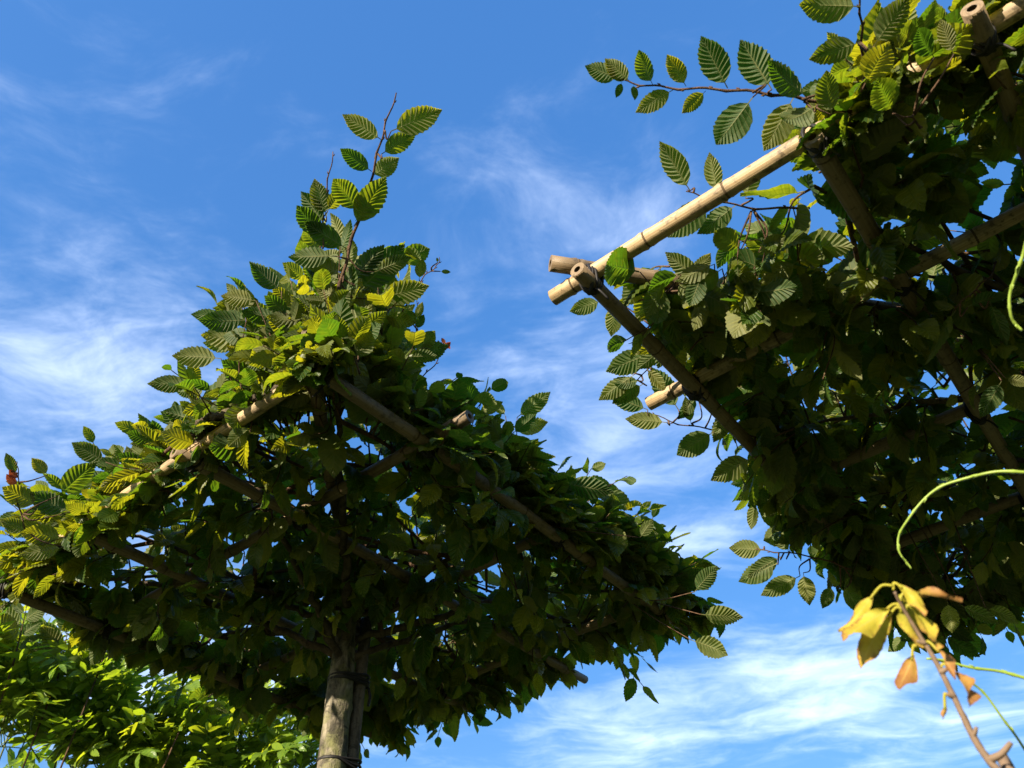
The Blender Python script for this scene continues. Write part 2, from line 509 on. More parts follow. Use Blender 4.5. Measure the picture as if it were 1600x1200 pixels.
class Leaves:
    def __init__(s):
        s.M, s.k, s.tint = [], [], []

    def add(s, base, axis, normal, size, kind=None, tint=None):
        x = unit(axis)
        z = np.asarray(normal, float)
        z = z - x * np.dot(z, x)
        if np.linalg.norm(z) < 1e-3:
            z = np.cross(x, [0.3, 0.5, 0.2])
        z = unit(z)
        y = np.cross(z, x)
        m = np.eye(4)
        m[:3, 0], m[:3, 1], m[:3, 2], m[:3, 3] = x * size, y * size, z * size, base + x * size * 0.12
        s.M.append(m)
        s.k.append(random.randrange(14) if kind is None else kind)
        s.tint.append(random.random() if tint is None else tint)

    def realise(s, parent, limit=300, force=0):
        """the leaves that show largest become objects of their own, the rest one joined mesh"""
        M = np.array(s.M)
        cen = M[:, :3, 3] + M[:, :3, 0] * 0.5
        v = (cen - EYE) @ CAM.T
        px, py = 800 + FPX * v[:, 0] / v[:, 2], 600 - FPX * v[:, 1] / v[:, 2]
        vd = unit_rows(cen - EYE)
        nz = unit_rows(M[:, :3, 2])
        area = (np.linalg.norm(M[:, :3, 0], axis=1) / v[:, 2]) ** 2 * (0.15 + np.abs((vd * nz).sum(1)))
        ok = (v[:, 2] > 0.1) & (px > -20) & (px < 1620) & (py > -20) & (py < 1220)
        # sight lines against a light version of the crown
        q = np.array([[0.05, 0, 0, 1], [.5, -.25, 0, 1], [.95, 0, 0, 1], [.5, .25, 0, 1]]).T
        qv = np.einsum('nij,jk->nik', M, q)[:, :3].transpose(0, 2, 1).reshape(-1, 3)
        tree = BVHTree.FromPolygons([tuple(p) for p in qv], [(4 * i, 4 * i + 1, 4 * i + 2, 4 * i + 3) for i in range(len(M))])
        score = np.zeros(len(M))
        for i in np.nonzero(ok)[0]:
            seen = 0
            for u, w_ in ((.5, 0), (.25, .1), (.75, .08), (.5, -.18), (.5, .18)):
                p = (M[i] @ np.array([u, w_, 0, 1]))[:3]
                d = p - EYE
                L = np.linalg.norm(d)
                hit = tree.ray_cast(Vector(EYE), Vector(d / L), L - 0.004)
                if hit[0] is None or hit[2] == i:
                    seen += 1
            score[i] = area[i] * seen
        score[:force] += 100
        order = np.argsort(-score)
        pick = set(int(i) for i in order[:limit] if score[i] > 0)
        meshes = {}
        for i in sorted(pick):
            k = s.k[i]
            if k not in meshes:
                V, F, U = HL[k]
                meshes[k] = mesh('leaf', V, F, M_LEAF, uv=U, smooth=False)
            o = obj('leaf', meshes[k])
            o.parent = parent
            o.matrix_parent_inverse = parent.matrix_world.inverted()
            o.matrix_basis = Matrix(M[i].tolist())
        VV, FF, UU, TT, n = [], [], [], [], 0
        for i in range(len(M)):
            if i in pick:
                continue
            V, F, U = HL[s.k[i]]
            VV.append(V @ M[i][:3, :3].T + M[i][:3, 3]); FF.append(F + n); UU.append(U)
            TT.append(np.full(len(V), s.tint[i])); n += len(V)
        if VV:
            obj('foliage', mesh('foliage', np.concatenate(VV), np.concatenate(FF), M_FOL, uv=np.concatenate(UU), tint=np.concatenate(TT), smooth=False), parent, kind='stuff')


def unit_rows(a):
    return a / (np.linalg.norm(a, axis=1)[:, None] + 1e-12)


def shoot(G, L, pts, r0, r1, n_leaf, size, start=0.25, seg=5, kinds=None, spread=0.9, droop=0.35, tilt=0.35, taper=0.6, tint=None, updir=None):
    """a leafy shoot: stem tube plus two-ranked alternate leaves"""
    c = curve(pts, 6)
    G.tube(c, np.linspace(r0, r1, len(c)), seg)
    sgn = random.choice((-1, 1))
    for i in range(n_leaf):
        f = start + (1 - start) * (i + 0.6) / n_leaf
        q = f * (len(c) - 1)
        j = min(int(q), len(c) - 2)
        p = c[j] + (c[j + 1] - c[j]) * (q - j)
        tn = unit(c[j + 1] - c[j])
        u = np.array([0, 0, 1.0]) if updir is None else np.asarray(updir, float)
        u = u + np.array([random.gauss(0, tilt) for _ in range(3)])
        sd = np.cross(u, tn)
        if np.linalg.norm(sd) < 0.15:
            sd = np.array([random.gauss(0, 1), random.gauss(0, 1), 0.1])
        sd = unit(sd) * sgn
        sgn = -sgn
        sp_ = spread * random.uniform(0.75, 1.2)
        if i == n_leaf - 1:
            sp_ *= 0.3
        ax = tn * math.cos(sp_) + sd * math.sin(sp_) + np.array([0, 0, -droop * random.uniform(0.2, 1.5)])
        nrm = np.cross(tn, sd) * sgn * -1
        if np.dot(nrm, u) < 0:
            nrm = -nrm
        sz = size * random.uniform(0.62, 1.28) * (1 - (1 - taper) * max(0, (f - 0.6) / 0.4))
        L.add(p, ax, nrm, sz, None if kinds is None else random.choice(kinds), tint)


# ------------------------------------------------------------------ bamboo canes
def cane_geo(p0, p1, r, seed, mat):
    rg = random.Random(seed)
    p0, p1 = np.asarray(p0, float), np.asarray(p1, float)
    d = p1 - p0
    L = np.linalg.norm(d)
    d = d / L
    side = unit(np.cross(d, UZ))
    st = [(0.0, 1.0)]
    x = rg.uniform(0.03, 0.07)
    while x < L - 0.02:
        st += [(x - .014, 1.0), (x - .005, 1.12), (x - .001, 0.97), (x + .001, 0.97), (x + .006, 1.07), (x + .016, 0.985)]
        x += rg.uniform(0.13, 0.24)
    st.append((L, 0.96))
    bow = rg.uniform(-.012, .012)
    bow2 = rg.uniform(-.006, .006)
    pts, rad = [], []
    for s_, k in st:
        f = s_ / L
        pts.append(p0 + d * s_ + side * bow * math.sin(math.pi * f) + UZ * bow2 * math.sin(2 * math.pi * f))
        rad.append(r * k * (1.04 - 0.10 * f))
    G = Geo()
    seg = 16
    G.tube(pts, rad, seg, cap=False)
    # open, hollow ends: rim ring then a recessed wall
    V, F = [], []
    nb = len(pts) * seg
    for e, sgn in ((0, 1), (len(pts) - 1, -1)):
        ring = G.v[e] if e == 0 else G.v[-1]
        c = pts[e]
        dd = unit(pts[1] - pts[0]) if e == 0 else unit(pts[-2] - pts[-1])
        inner = c + (ring - c) * 0.45
        deep = inner + dd * 0.045
        b0 = 0 if e == 0 else (len(pts) - 1) * seg
        i0 = nb + len(V) * seg
        V += [inner, deep]
        for k in range(seg):
            k2 = (k + 1) % seg
            F.append(((b0 + k2, b0 + k, i0 + k, i0 + k2), 0) if e == 0 else ((b0 + k, b0 + k2, i0 + k2, i0 + k), 0))
            F.append(((i0 + k2, i0 + k, i0 + seg + k, i0 + seg + k2), 1))
        F.append((tuple(i0 + seg + k for k in range(seg)), 1))
    v, f, u = G.arrays()
    uu = np.concatenate([u] + [np.tile([[0.01, 0.3]], (len(V) * seg, 1))])
    me = mesh('cane', np.concatenate([v] + V), f + [q for q, _ in F], mat, uv=uu)
    me.materials.append(M_HOLLOW)
    mi = np.zeros(len(me.polygons), np.int32)
    mi[len(f):] = [k for _, k in F]
    me.polygons.foreach_set('material_index', mi)
    sm = np.ones(len(me.polygons), bool); sm[len(f):] = False
    me.polygons.foreach_set('use_smooth', sm)
    rings = [(pts[i], d, rad[i]) for i in range(4, len(pts) - 1, 6)]
    return me, rings


def tie_geo(c, d1, d2, r, seed, hgt=None):
    """rubber binding wound crosswise round two canes that cross at c"""
    rg = random.Random(seed)
    G = Geo()
    h = r * 2.05 if hgt is None else hgt
    for sgn in (1, -1):
        e = unit(unit(d1) + sgn * unit(d2))
        o = np.cross(e, UZ)
        for k in range(3):
            a = np.linspace(0, 2 * np.pi, 20, endpoint=False)
            off = (k - 1) * 0.0048 + rg.uniform(-.001, .001)
            sk = rg.uniform(-.004, .004)
            pts = np.array([c + e * math.cos(x) * r * 1.42 + UZ * (math.sin(x) * (h + .004)) + o * (off + sk * math.sin(x)) for x in a])
            G.tube(pts, 0.0026, 6, close=True)
    # loose tail end
    e = unit(d1)
    p = c - UZ * (h * .9)
    G.tube(curve([p, p + e * .012 - UZ * .012, p + e * .02 + np.cross(e, UZ) * rg.uniform(-.02, .02) - UZ * .03], 5), 0.0022, 5)
    return G


# ------------------------------------------------------------------ frames of bamboo canes
CR = 0.0138


def frame(label, canes, ties, loc, pale):
    """canes: (p0, p1, radius); ties: (point, d1, d2)"""
    root = thing('bamboo_frame', loc, label, 'bamboo frame', 'bamboo frames under the trained trees')
    for i, (p0, p1, r) in enumerate(canes):
        me, rings = cane_geo(p0, p1, r, i * 7 + len(label), M_BAMBOO if i in pale else M_BAMBOO_SHADE)
        co = obj('cane', me, root)
        for c_, d_, r_ in rings:
            G = Geo()
            G.tube([c_ - d_ * .0030, c_ - d_ * .0008, c_ + d_ * .0012], [r_ * 1.02, r_ * 1.07, r_ * 1.02], 14)
            G.build('node_ring', M_NODE, co)
    for i, (c, d1, d2, h) in enumerate(ties):
        tie_geo(c, d1, d2, CR, i + len(label), h).build('tie', M_RUBBER, root)
    return root


def gp(a, b):
    return GA * a * S + GB * b * S


def trunk_at(px, py, hd):
    d = cam_ray(px, py)
    d = d / math.hypot(d[0], d[1]) * hd
    return np.array([d[0], d[1], 0.0])


# --- left tree
LT = trunk_at(536, 1062, 1.86 * S)                     # trunk foot
LB = {'B1': -.866, 'B2': -1.238, 'B3': -1.61, 'B4': -1.965}
LA = {'A1': .591, 'A2': .859, 'A3': 1.271, 'A4': 1.70}
zA = 2 * CR
canes = []
for k, (b0, b1) in zip(LB, ((.572, 1.84), (.548, 1.90), (.60, 1.86), (.585, 1.84))):
    canes.append((P(LB[k], b0, 0), P(LB[k], b1, 0), CR))
for k, (a0, a1) in zip(LA, ((-.85, -2.06), (-.764, -2.04), (-.875, -2.04), (-.87, -2.03))):
    canes.append((P(a0, LA[k], zA), P(a1, LA[k], zA), CR))
dg0 = at(483, 520, 2 * zA)
dirl = unit(np.array([LT[0], LT[1], 0]) - np.array([dg0[0], dg0[1], 0]))
dg1 = np.array([LT[0], LT[1], dg0[2]]) - dirl * 0.05
canes.append((dg0, dg1, CR * 1.05))
ties = []
for kb, a in LB.items():
    for ka, b in LA.items():
        if (kb, ka) in (('B3', 'A2'),):
            continue
        ties.append((P(a, b, zA / 2), GA, GB, None))
ties.append((P(-.866, .591, zA * 0.9), dirl, GB, CR * 2.9))
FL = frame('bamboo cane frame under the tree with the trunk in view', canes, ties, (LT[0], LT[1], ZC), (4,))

# --- right tree
RB = {'M1': -.395, 'M2': -.018, 'M3': .205, 'M4': .64, 'M5': 1.06}
RA = {'L1': .729, 'L2': 1.051, 'L3': 1.46, 'L4': 1.84, 'L5': 2.22}
zD, zL = 4 * CR, 2 * CR
canes = []
for k, b0 in zip(RB, (.689, .712, .675, .69, .68)):
    canes.append((P(RB[k], b0, 0), P(RB[k], 2.30, 0), CR * (1.06 if k == 'M2' else 1.0)))
for k, a0 in zip(RA, (-.470, -.488, -.40, -.41, -.42)):
    canes.append((P(a0, RA[k], zL), P(1.15, RA[k], zL), CR * (1.05 if k == 'L1' else 1.0)))
RTg = (.36, 1.605)
RT = gp(*RTg)
canes.append((P(-.441, .686, zD), P(RTg[0] - .03, RTg[1] - .035, zD), CR * 1.05))
ties = []
for kb, a in RB.items():
    for ka, b in RA.items():
        ties.append((P(a, b, zL / 2), GA, GB, None))
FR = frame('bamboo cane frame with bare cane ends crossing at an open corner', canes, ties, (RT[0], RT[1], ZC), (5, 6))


# ------------------------------------------------------------------ trees
def trained_tree(label, foot, group, limbs, box, ov, ztop, nab, size, seed, edges, hero, trunk_r=(.037, .0325), skip=None, low=0.30):
    """trunk, limbs laid along the lattice, leafy twigs over the whole roof"""
    random.seed(seed)
    root = thing('hornbeam_tree', (foot[0], foot[1], 0), label, 'tree', group)
    top = np.array([foot[0], foot[1], ZC])
    # trunk
    zs = np.linspace(-0.05, ZC + 0.06, 46)
    pts = np.array([[foot[0] + .006 * math.sin(z * 2.1 + seed), foot[1] + .006 * math.sin(z * 1.7), z] for z in zs])
    rad = np.interp(zs, [0, .25, ZC - .2, ZC + .06], [trunk_r[0] * 1.35, trunk_r[0], trunk_r[1], trunk_r[1] * .62])
    rg = np.random.default_rng(seed)
    rad = rad * (1 + .05 * np.sin(zs * 19) * np.sin(zs * 7.3 + 1) + .018 * rg.normal(size=len(zs)))
    G = Geo()
    zs2 = np.linspace(-0.05, ZC + 0.06, 150)
    pts = np.stack([np.interp(zs2, zs, pts[:, k]) for k in range(3)], 1)
    rad = np.interp(zs2, zs, rad)
    G.tube(pts, rad, 30, rough=.012, seed=seed)
    V = np.concatenate(G.v)
    ax = np.stack([np.interp(V[:, 2], pts[:, 2], pts[:, 0]), np.interp(V[:, 2], pts[:, 2], pts[:, 1])], 1)
    th = np.arctan2(V[:, 1] - ax[:, 1], V[:, 0] - ax[:, 0])
    lump = np.zeros(len(V))
    for _ in range(90):                          # old bud scars and swellings
        z0, t0, w_, am = rg.uniform(0, ZC), rg.uniform(-3.14, 3.14), rg.uniform(.008, .028), rg.uniform(-.10, .24)
        dt_ = (th - t0 + math.pi) % (2 * math.pi) - math.pi
        lump += am * np.exp(-((V[:, 2] - z0) / w_) ** 2 - (dt_ / (w_ * 28)) ** 2)
    V[:, :2] = ax + (V[:, :2] - ax) * (1 + lump)[:, None]
    G.v = [V]
    G.build('trunk', M_BARK, root)
    # limbs
    sk = []
    for pts, r0, r1 in limbs:
        c = curve(pts, 9)
        c[1:-1] += rg.normal(scale=.004, size=c[1:-1].shape)
        G = Geo()
        G.tube(c, np.linspace(r0, r1, len(c)) * (1 + .06 * rg.normal(size=len(c))), 9, rough=.04, seed=seed + len(sk))
        G.build('limb', M_LIMB, root)
        sk.append(c[3:])
    skp = np.concatenate(sk)
    G, L = Geo(), Leaves()
    nforce = 0
    if hero:
        hero(G, L)
        nforce = len(L.M)
    hp = G.points()
    # branchlets spread from the limbs to cover the lattice, then leafy twigs
    a0, a1, b0, b1 = box
    sub = []
    for _ in range(70):
        p = skp[random.randrange(len(skp))]
        q = P(random.uniform(a0, a1), random.uniform(b0, b1), random.uniform(.02, .10))
        d = q - p
        ln = min(np.linalg.norm(d), random.uniform(.18, .38))
        e = p + unit(d) * ln
        e[2] = ZC + random.uniform(.02, .12)
        mid_ = (p + e) / 2 + np.array([random.gauss(0, .02), random.gauss(0, .02), random.uniform(0, .03)])
        c = curve([p, mid_, e], 5)
        G.tube(c, np.linspace(.006, .003, len(c)), 6)
        sub.append(c)
    allp = np.concatenate([skp] + sub)
    for M_ in L.M[:nforce]:                     # every leaf hangs on a twig
        b_ = M_[:3, 3] - M_[:3, 0] * .12
        dh = np.linalg.norm(hp - b_, axis=1) if len(hp) else np.array([9.0])
        if dh.min() < .006:
            continue
        p = hp[np.argmin(dh)] if dh.min() < .10 else allp[np.argmin(np.linalg.norm(allp - b_, axis=1))]
        G.tube(curve([p, (p + b_) / 2 - UZ * .012 + rg.normal(scale=.008, size=3), b_], 5), np.linspace(.0022, .0010, 10), 5)
    na, nb = nab
    for i in range(na):
        for j in range(nb):
            a = a0 - ov[0] + (a1 - a0 + ov[0] + ov[1]) * (i + random.random()) / na
            b = b0 - ov[2] + (b1 - b0 + ov[2] + ov[3]) * (j + random.random()) / nb
            if skip and skip(a, b):
                continue
            zt = ztop(a, b)
            z = random.uniform(-.06 if b > b0 + .22 else -.01, .04) if random.random() < low else .03 + (zt - .03) * random.random() ** .8
            q = P(a, b, z)
            dd = np.linalg.norm((allp - q) * np.array([1, 1, .7]), axis=1)
            p = allp[np.argmin(dd + .05 * rg.random(len(dd)))]
            out = np.array([q[0] - top[0], q[1] - top[1], 0])
            out = unit(out + np.array([random.gauss(0, .3), random.gauss(0, .3), 0]))
            d = q - p
            ext = random.uniform(.04, .10)
            rise = random.uniform(-.4, .7) if z > .04 else random.uniform(-.5, .1)
            e = q + (unit(d * np.array([1, 1, .5])) * .6 + out * .5 + UZ * rise) * ext
            ln = np.linalg.norm(e - p)
            md = p + d * .5 + UZ * random.uniform(0, .04)
            shoot(G, L, [p, md, q, e], .0024, .0010, max(5, int(5 + ln / .045)) if ln < .3 else 9, size, start=max(0.1, 1 - .24 / max(ln, .01)) if ln > .24 else .08,
                  droop=random.uniform(.25, .9) if z < .06 else random.uniform(.1, .6), tilt=.42)
    # fringe of young shoots round the rim
    for (ea0, eb0, ea1, eb1, oa, ob, n, up0, up1, ll) in edges:
        for i in range(n):
            f = (i + random.random()) / n
            a, b = ea0 + (ea1 - ea0) * f, eb0 + (eb1 - eb0) * f
            p = P(a - oa * .06, b - ob * .06, random.uniform(.0, .08))
            o = unit(GA * oa + GB * ob) + GA * random.gauss(0, .35) + GB * random.gauss(0, .35)
            o[2] = random.uniform(up0, up1)
            ln = random.uniform(*ll)
            e = p + unit(o) * ln
            md = (p + e) / 2 + UZ * random.uniform(0, .025)
            shoot(G, L, [p, md, e], .0022, .0009, int(4 + ln / .03), size, start=.12, droop=random.uniform(.0, .5), tilt=.35)
    G.build('fine_twigs', M_TWIG, root, kind='stuff')
    L.realise(root, 300, nforce)
    return root


def sight_leaf(L, base, tip, dist, dt=0.0, kind=None, tint=None, face=0.8, roll=0.0):
    b, e = atd(*base, dist), atd(*tip, dist + dt)
    ax = e - b
    v = unit(b - EYE)
    n = v * face + UZ * random.uniform(-.15, .18) + np.cross(unit(ax), v) * (roll + random.uniform(-.2, .2))
    L.add(b - unit(ax) * 0.0, ax, n, np.linalg.norm(ax) / 1.1, random.choice(CALM) if kind is None else kind, tint)


def stem_on(G, pts, r0, r1):
    c = curve([atd(x, y, d) for x, y, d in pts], 7)
    tn = unit(c[-1] - c[0])
    sd = unit(np.cross(tn, FW))
    k = np.arange(len(c))
    zz = np.abs((k / 3.5) % 2 - 1) * 2 - 1
    zz[0] = 0
    c = c + (zz * .0022)[:, None] * sd
    rr = np.linspace(r0, r1, len(c)) * np.where(np.abs(zz) > .8, 1.25, 1.0)
    G.tube(c, rr, 7)
    for i in range(3, len(c) - 1, 4):           # buds in the leaf axils
        sg = 1 if zz[i] > 0 else -1
        G.tube([c[i], c[i] + sd * sg * .002 + tn * .002, c[i] + sd * sg * .0035 + tn * .006], [rr[i] * .8, rr[i] * .9 + .0004, .0003], 5)


def hero_left(G, L):
    D = 1.74
    stem_on(G, [(520, 520, 1.70), (532, 445, 1.72), (550, 375, D), (573, 305, D), (590, 240, D), (604, 190, D + .01), (620, 145, D + .02)], .0042, .0013)
    stem_on(G, [(500, 400, 1.76), (506, 330, 1.76), (513, 280, 1.76), (521, 237, 1.77)], .0022, .0010)
    stem_on(G, [(628, 490, 1.80), (645, 455, 1.8), (665, 430, 1.8), (683, 415, 1.81), (687, 402, 1.81)], .0016, .0008)
    stem_on(G, [(640, 600, 1.80), (668, 582, 1.81), (688, 556, 1.82), (697, 535, 1.82)], .0016, .0008)
    stem_on(G, [(40, 830, 2.0), (27, 780, 2.0), (30, 745, 2.0), (24, 722, 2.0)], .0018, .0008)
    stem_on(G, [(640, 580, 1.80), (648, 540, 1.8), (650, 500, 1.81), (652, 470, 1.81)], .0018, .0008)
    for b, e, dt, r in (((597, 219), (536, 179), .01, .1), ((611, 205), (690, 172), -.02, -.2), ((596, 241), (648, 206), .02, .2), ((581, 268), (531, 233), 0, .1),
                        ((581, 276), (623, 247), .02, -.3), ((561, 332), (519, 273), -.02, .1), ((553, 354), (602, 275), -.03, .0), ((556, 345), (588, 300), .02, .3),
                        ((541, 388), (474, 348), .0, .2), ((510, 338), (492, 280), .02, .3), ((507, 350), (470, 300), .03, -.2), ((512, 330), (535, 295), .02, .2),
                        ((505, 370), (460, 322), .0, .3), ((535, 430), (476, 400), .03, .2), ((548, 440), (600, 385), .02, -.2), ((585, 425), (641, 402), -.02, .1),
                        ((590, 468), (670, 446), -.03, .1), ((560, 455), (630, 385), .03, -.1), ((440, 455), (390, 410), .0, .2), ((520, 400), (452, 402), .02, .3),
                        ((655, 437), (659, 403), 0, .1), ((688, 424), (704, 425), 0, .2), ((684, 410), (683, 402), 0, 0), ((650, 500), (660, 472), 0, .2), ((651, 515), (661, 490), 0, .2),
                        ((650, 505), (636, 482), 0, -.2), ((648, 553), (681, 516), 0, .1), ((646, 560), (700, 540), .02, .2), ((640, 545), (645, 518), 0, -.2), ((495, 500), (415, 505), .0, .2),
                        ((385, 500), (310, 505), 0, .2), ((400, 470), (346, 462), .02, .2), ((345, 560), (270, 555), .02, .2), ((300, 600), (232, 600), .02, .1)):
        sight_leaf(L, b, e, 1.74 if b[0] > 480 else 1.80, dt, roll=r)
    # rim at the far left
    for b, e, dt, r in (((165, 722), (113, 692), 0, .1), ((278, 735), (212, 722), -.02, .0), ((90, 775), (150, 722), 0, .2), ((75, 742), (50, 716), 0, .2), ((26, 742), (10, 708), 0, .2),
                        ((100, 855), (30, 868), 0, .1), ((100, 840), (30, 830), 0, -.1), ((110, 800), (45, 775), .02, .2), ((60, 790), (2, 760), 0, .2), ((45, 830), (0, 812), 0, .1)):
        sight_leaf(L, b, e, 2.0, dt, roll=r, tint=.8)
    # right rim
    for b, e, dt, r in (((808, 652), (859, 613), 0, .1), ((800, 668), (858, 665), 0, -.2), ((790, 650), (770, 625), .02, .2), ((755, 735), (742, 700), 0, .1), ((780, 700), (805, 690), 0, .1),
                        ((880, 755), (958, 770), .02, .1), ((1000, 840), (1020, 812), 0, .1), ((1085, 925), (1120, 885), 0, .1), ((1095, 960), (1160, 965), 0, .2), ((1080, 1000), (1140, 1020), 0, .1)):
        sight_leaf(L, b, e, 2.0, dt, roll=r)


def hero_right(G, L):
    D = 1.30
    stem_on(G, [(1330, 175, 1.36), (1262, 155, 1.33), (1205, 147, 1.31), (1135, 140, D), (1060, 138, D), (1000, 132, D), (965, 124, D)], .0030, .0010)
    for b, e, dt, r in (((1137, 138), (1096, 58), .0, .0), ((1206, 140), (1158, 64), .02, .1), ((1176, 152), (1116, 234), -.02, .0), ((1103, 142), (1066, 176), 0, -.3),
                        ((1052, 140), (994, 175), .0, .1), ((1020, 132), (992, 80), 0, .2), ((1072, 135), (1043, 84), 0, -.2), ((985, 128), (946, 92), 0, .2), ((968, 123), (915, 103), 0, .0),
                        ((972, 128), (963, 152), .01, .3), ((990, 132), (992, 156), .01, .4), ((1240, 152), (1196, 238), .0, .0), ((1262, 152), (1190, 100), -.03, .3),
                        ((1345, 66), (1263, 92), .0, .1), ((1345, 10), (1246, 8), .0, .1), ((1365, 72), (1420, -6), .0, .0), ((1352, 130), (1388, 68), -.06, .0), ((1395, 175), (1368, 120), -.07, .1),
                        ((1275, 165), (1215, 205), -.05, .3), ((1300, 180), (1285, 110), .0, .2), ((1460, 90), (1425, 42), -.04, .2), ((1490, 85), (1470, 30), .0, .2)):
        sight_leaf(L, b, e, D, dt, roll=r, tint=.9 if b in ((1352, 130), (1395, 175)) else None)
    stem_on(G, [(1352, 140, 1.34), (1347, 70, 1.32), (1345, 20, 1.31), (1338, -30, 1.3)], .0022, .0012)
    stem_on(G, [(1395, 178, 1.24), (1425, 185, 1.27), (1440, 200, 1.32)], .0012, .0016)
    # shoot behind the upper cane
    stem_on(G, [(1265, 325, 1.50), (1180, 325, 1.47), (1110, 312, 1.44), (1072, 298, 1.43)], .0022, .0010)
    for b, e, dt, r in (((1078, 298), (1032, 222), 0, .0), ((1122, 302), (1108, 240), .02, .1), ((1108, 312), (1046, 370), .02, .1), ((1165, 310), (1180, 255), .02, .2), ((1150, 320), (1095, 365), .03, .2),
                        ((1158, 390), (1108, 356), -.05, .1), ((1185, 395), (1225, 370), -.05, .1), ((1095, 440), (1040, 395), 0, .1), ((1000, 425), (928, 408), -.12, .1), ((1080, 440), (1110, 395), 0, .2)):
        sight_leaf(L, b, e, 1.46, dt, roll=r, tint=.75)
    rr_ = random.Random(77)
    for _ in range(30):
        x_, y_ = rr_.uniform(1030, 1260), rr_.uniform(405, 465)
        a_ = rr_.uniform(.2, 2.9)
        sight_leaf(L, (x_, y_), (x_ + 68 * math.cos(a_), y_ + 62 * math.sin(a_)), 1.40 + (x_ - 1000) * .0006 + (y_ - 415) * .0012 - rr_.uniform(.0, .05), rr_.uniform(-.03, .03), roll=rr_.uniform(-.6, .6), kind=rr_.randrange(14))
    # small sprigs below the open corner
    stem_on(G, [(1040, 470, 1.62), (1010, 520, 1.66), (1025, 560, 1.68), (990, 600, 1.70)], .0020, .0010)
    for b, e, dt, r in (((1018, 552), (948, 580), 0, .1), ((990, 586), (936, 624), 0, .1), ((1010, 575), (1040, 610), 0, .2), ((1000, 595), (960, 600), 0, .3), ((1035, 545), (1060, 500), 0, .2),
                        ((965, 470), (955, 525), 0, .1), ((940, 470), (890, 488), 0, .2), ((1005, 600), (958, 628), .02, .1)):
        sight_leaf(L, b, e, 1.68, dt, roll=r)
    stem_on(G, [(1190, 684, 1.80), (1120, 672, 1.79), (1060, 662, 1.78), (1015, 645, 1.78)], .0020, .0010)
    for b, e, dt, r in (((1042, 660), (978, 655), 0, .1), ((1012, 640), (952, 618), 0, .1), ((1115, 675), (1056, 712), 0, .0), ((1080, 662), (1070, 620), 0, .2), ((1120, 615), (1070, 572), -.1, .0),
                        ((1060, 640), (1018, 575), 0, .2), ((1140, 640), (1115, 690), 0, .2), ((1175, 715), (1117, 748), .05, .0), ((1090, 620), (1060, 655), 0, .3)):
        sight_leaf(L, b, e, 1.76, dt, roll=r)
    stem_on(G, [(1560, 400, 1.72), (1548, 430, 1.60), (1520, 455, 1.56), (1490, 485, 1.55)], .0018, .0010)
    for b, e, dt, r in (((1492, 484), (1446, 568), .03, 1.6), ((1495, 480), (1455, 478), 0, 1.0), ((1512, 480), (1572, 452), 0, .8), ((1545, 470), (1575, 538), .02, 1.2), ((1560, 462), (1604, 450), 0, .5), ((1565, 595), (1535, 650), .02, .3), ((1570, 590), (1612, 600), 0, .2)):
        sight_leaf(L, b, e, 1.55, dt, roll=r, tint=.35)
    # sprigs at the low left rim
    stem_on(G, [(1330, 890, 2.12), (1270, 870, 2.10), (1210, 862, 2.08), (1180, 858, 2.08)], .0022, .0010)
    for b, e, dt, r in (((1195, 860), (1140, 856), 0, .2), ((1215, 880), (1155, 908), 0, .1), ((1220, 870), (1168, 900), 0, -.1), ((1250, 900), (1190, 930), 0, .1), ((1255, 895), (1265, 945), 0, .1), ((1235, 862), (1205, 830), 0, .2),
                        ((1320, 920), (1350, 960), 0, .1), ((1300, 915), (1285, 950), 0, .2), ((1500, 945), (1560, 975), 0, .4), ((1480, 940), (1490, 990), 0, .2), ((1540, 950), (1595, 968), 0, .5)):
        sight_leaf(L, b, e, 2.1, dt, roll=r)


def radial(foot, targets, extra=()):
    out = []
    t0 = np.array([foot[0], foot[1], ZC])
    for (a, b, zs, r0) in targets:
        e = P(a, b, .045)
        s_ = t0 + UZ * zs
        m1 = s_ + (e - s_) * .35
        m1[2] = ZC + .0 + zs * .2
        m2 = s_ + (e - s_) * .7 + GA * random.uniform(-.03, .03) + GB * random.uniform(-.03, .03)
        m2[2] = ZC + .045
        out.append(([s_, m1, m2, e], r0 * .8, r0 * .28))
    return out + list(extra)


random.seed(21)
limbsL = radial(LT, [(-.92, .66, -.10, .017), (-1.25, .62, -.16, .013), (-1.62, .64, -.08, .013), (-1.93, .66, -.14, .014), (-1.95, 1.1, -.06, .013), (-1.93, 1.6, -.12, .012),
                     (-1.5, 1.72, -.05, .012), (-1.1, 1.70, -.14, .012), (-.93, 1.62, -.09, .014), (-.92, 1.2, -.04, .012), (-1.2, .95, .0, .010), (-1.6, .95, .0, .010), (-1.65, 1.45, 0, .009), (-1.15, 1.35, 0, .009)])
elbow = [at(318, 705, .02), at(309, 672, .035), at(322, 656, .05), at(352, 647, .05), at(420, 612, .055), at(478, 588, .05)]
limbsL.append((elbow, .0085, .0105))
cor = (-.88, .62)


def ztopL(a, b):
    return .17 + .15 * math.exp(-((a - cor[0]) ** 2 + (b - cor[1]) ** 2) / .06) + .11 * math.exp(-((b - .6) / .16) ** 2) + .05 * math.sin(a * 9) * math.sin(b * 7)


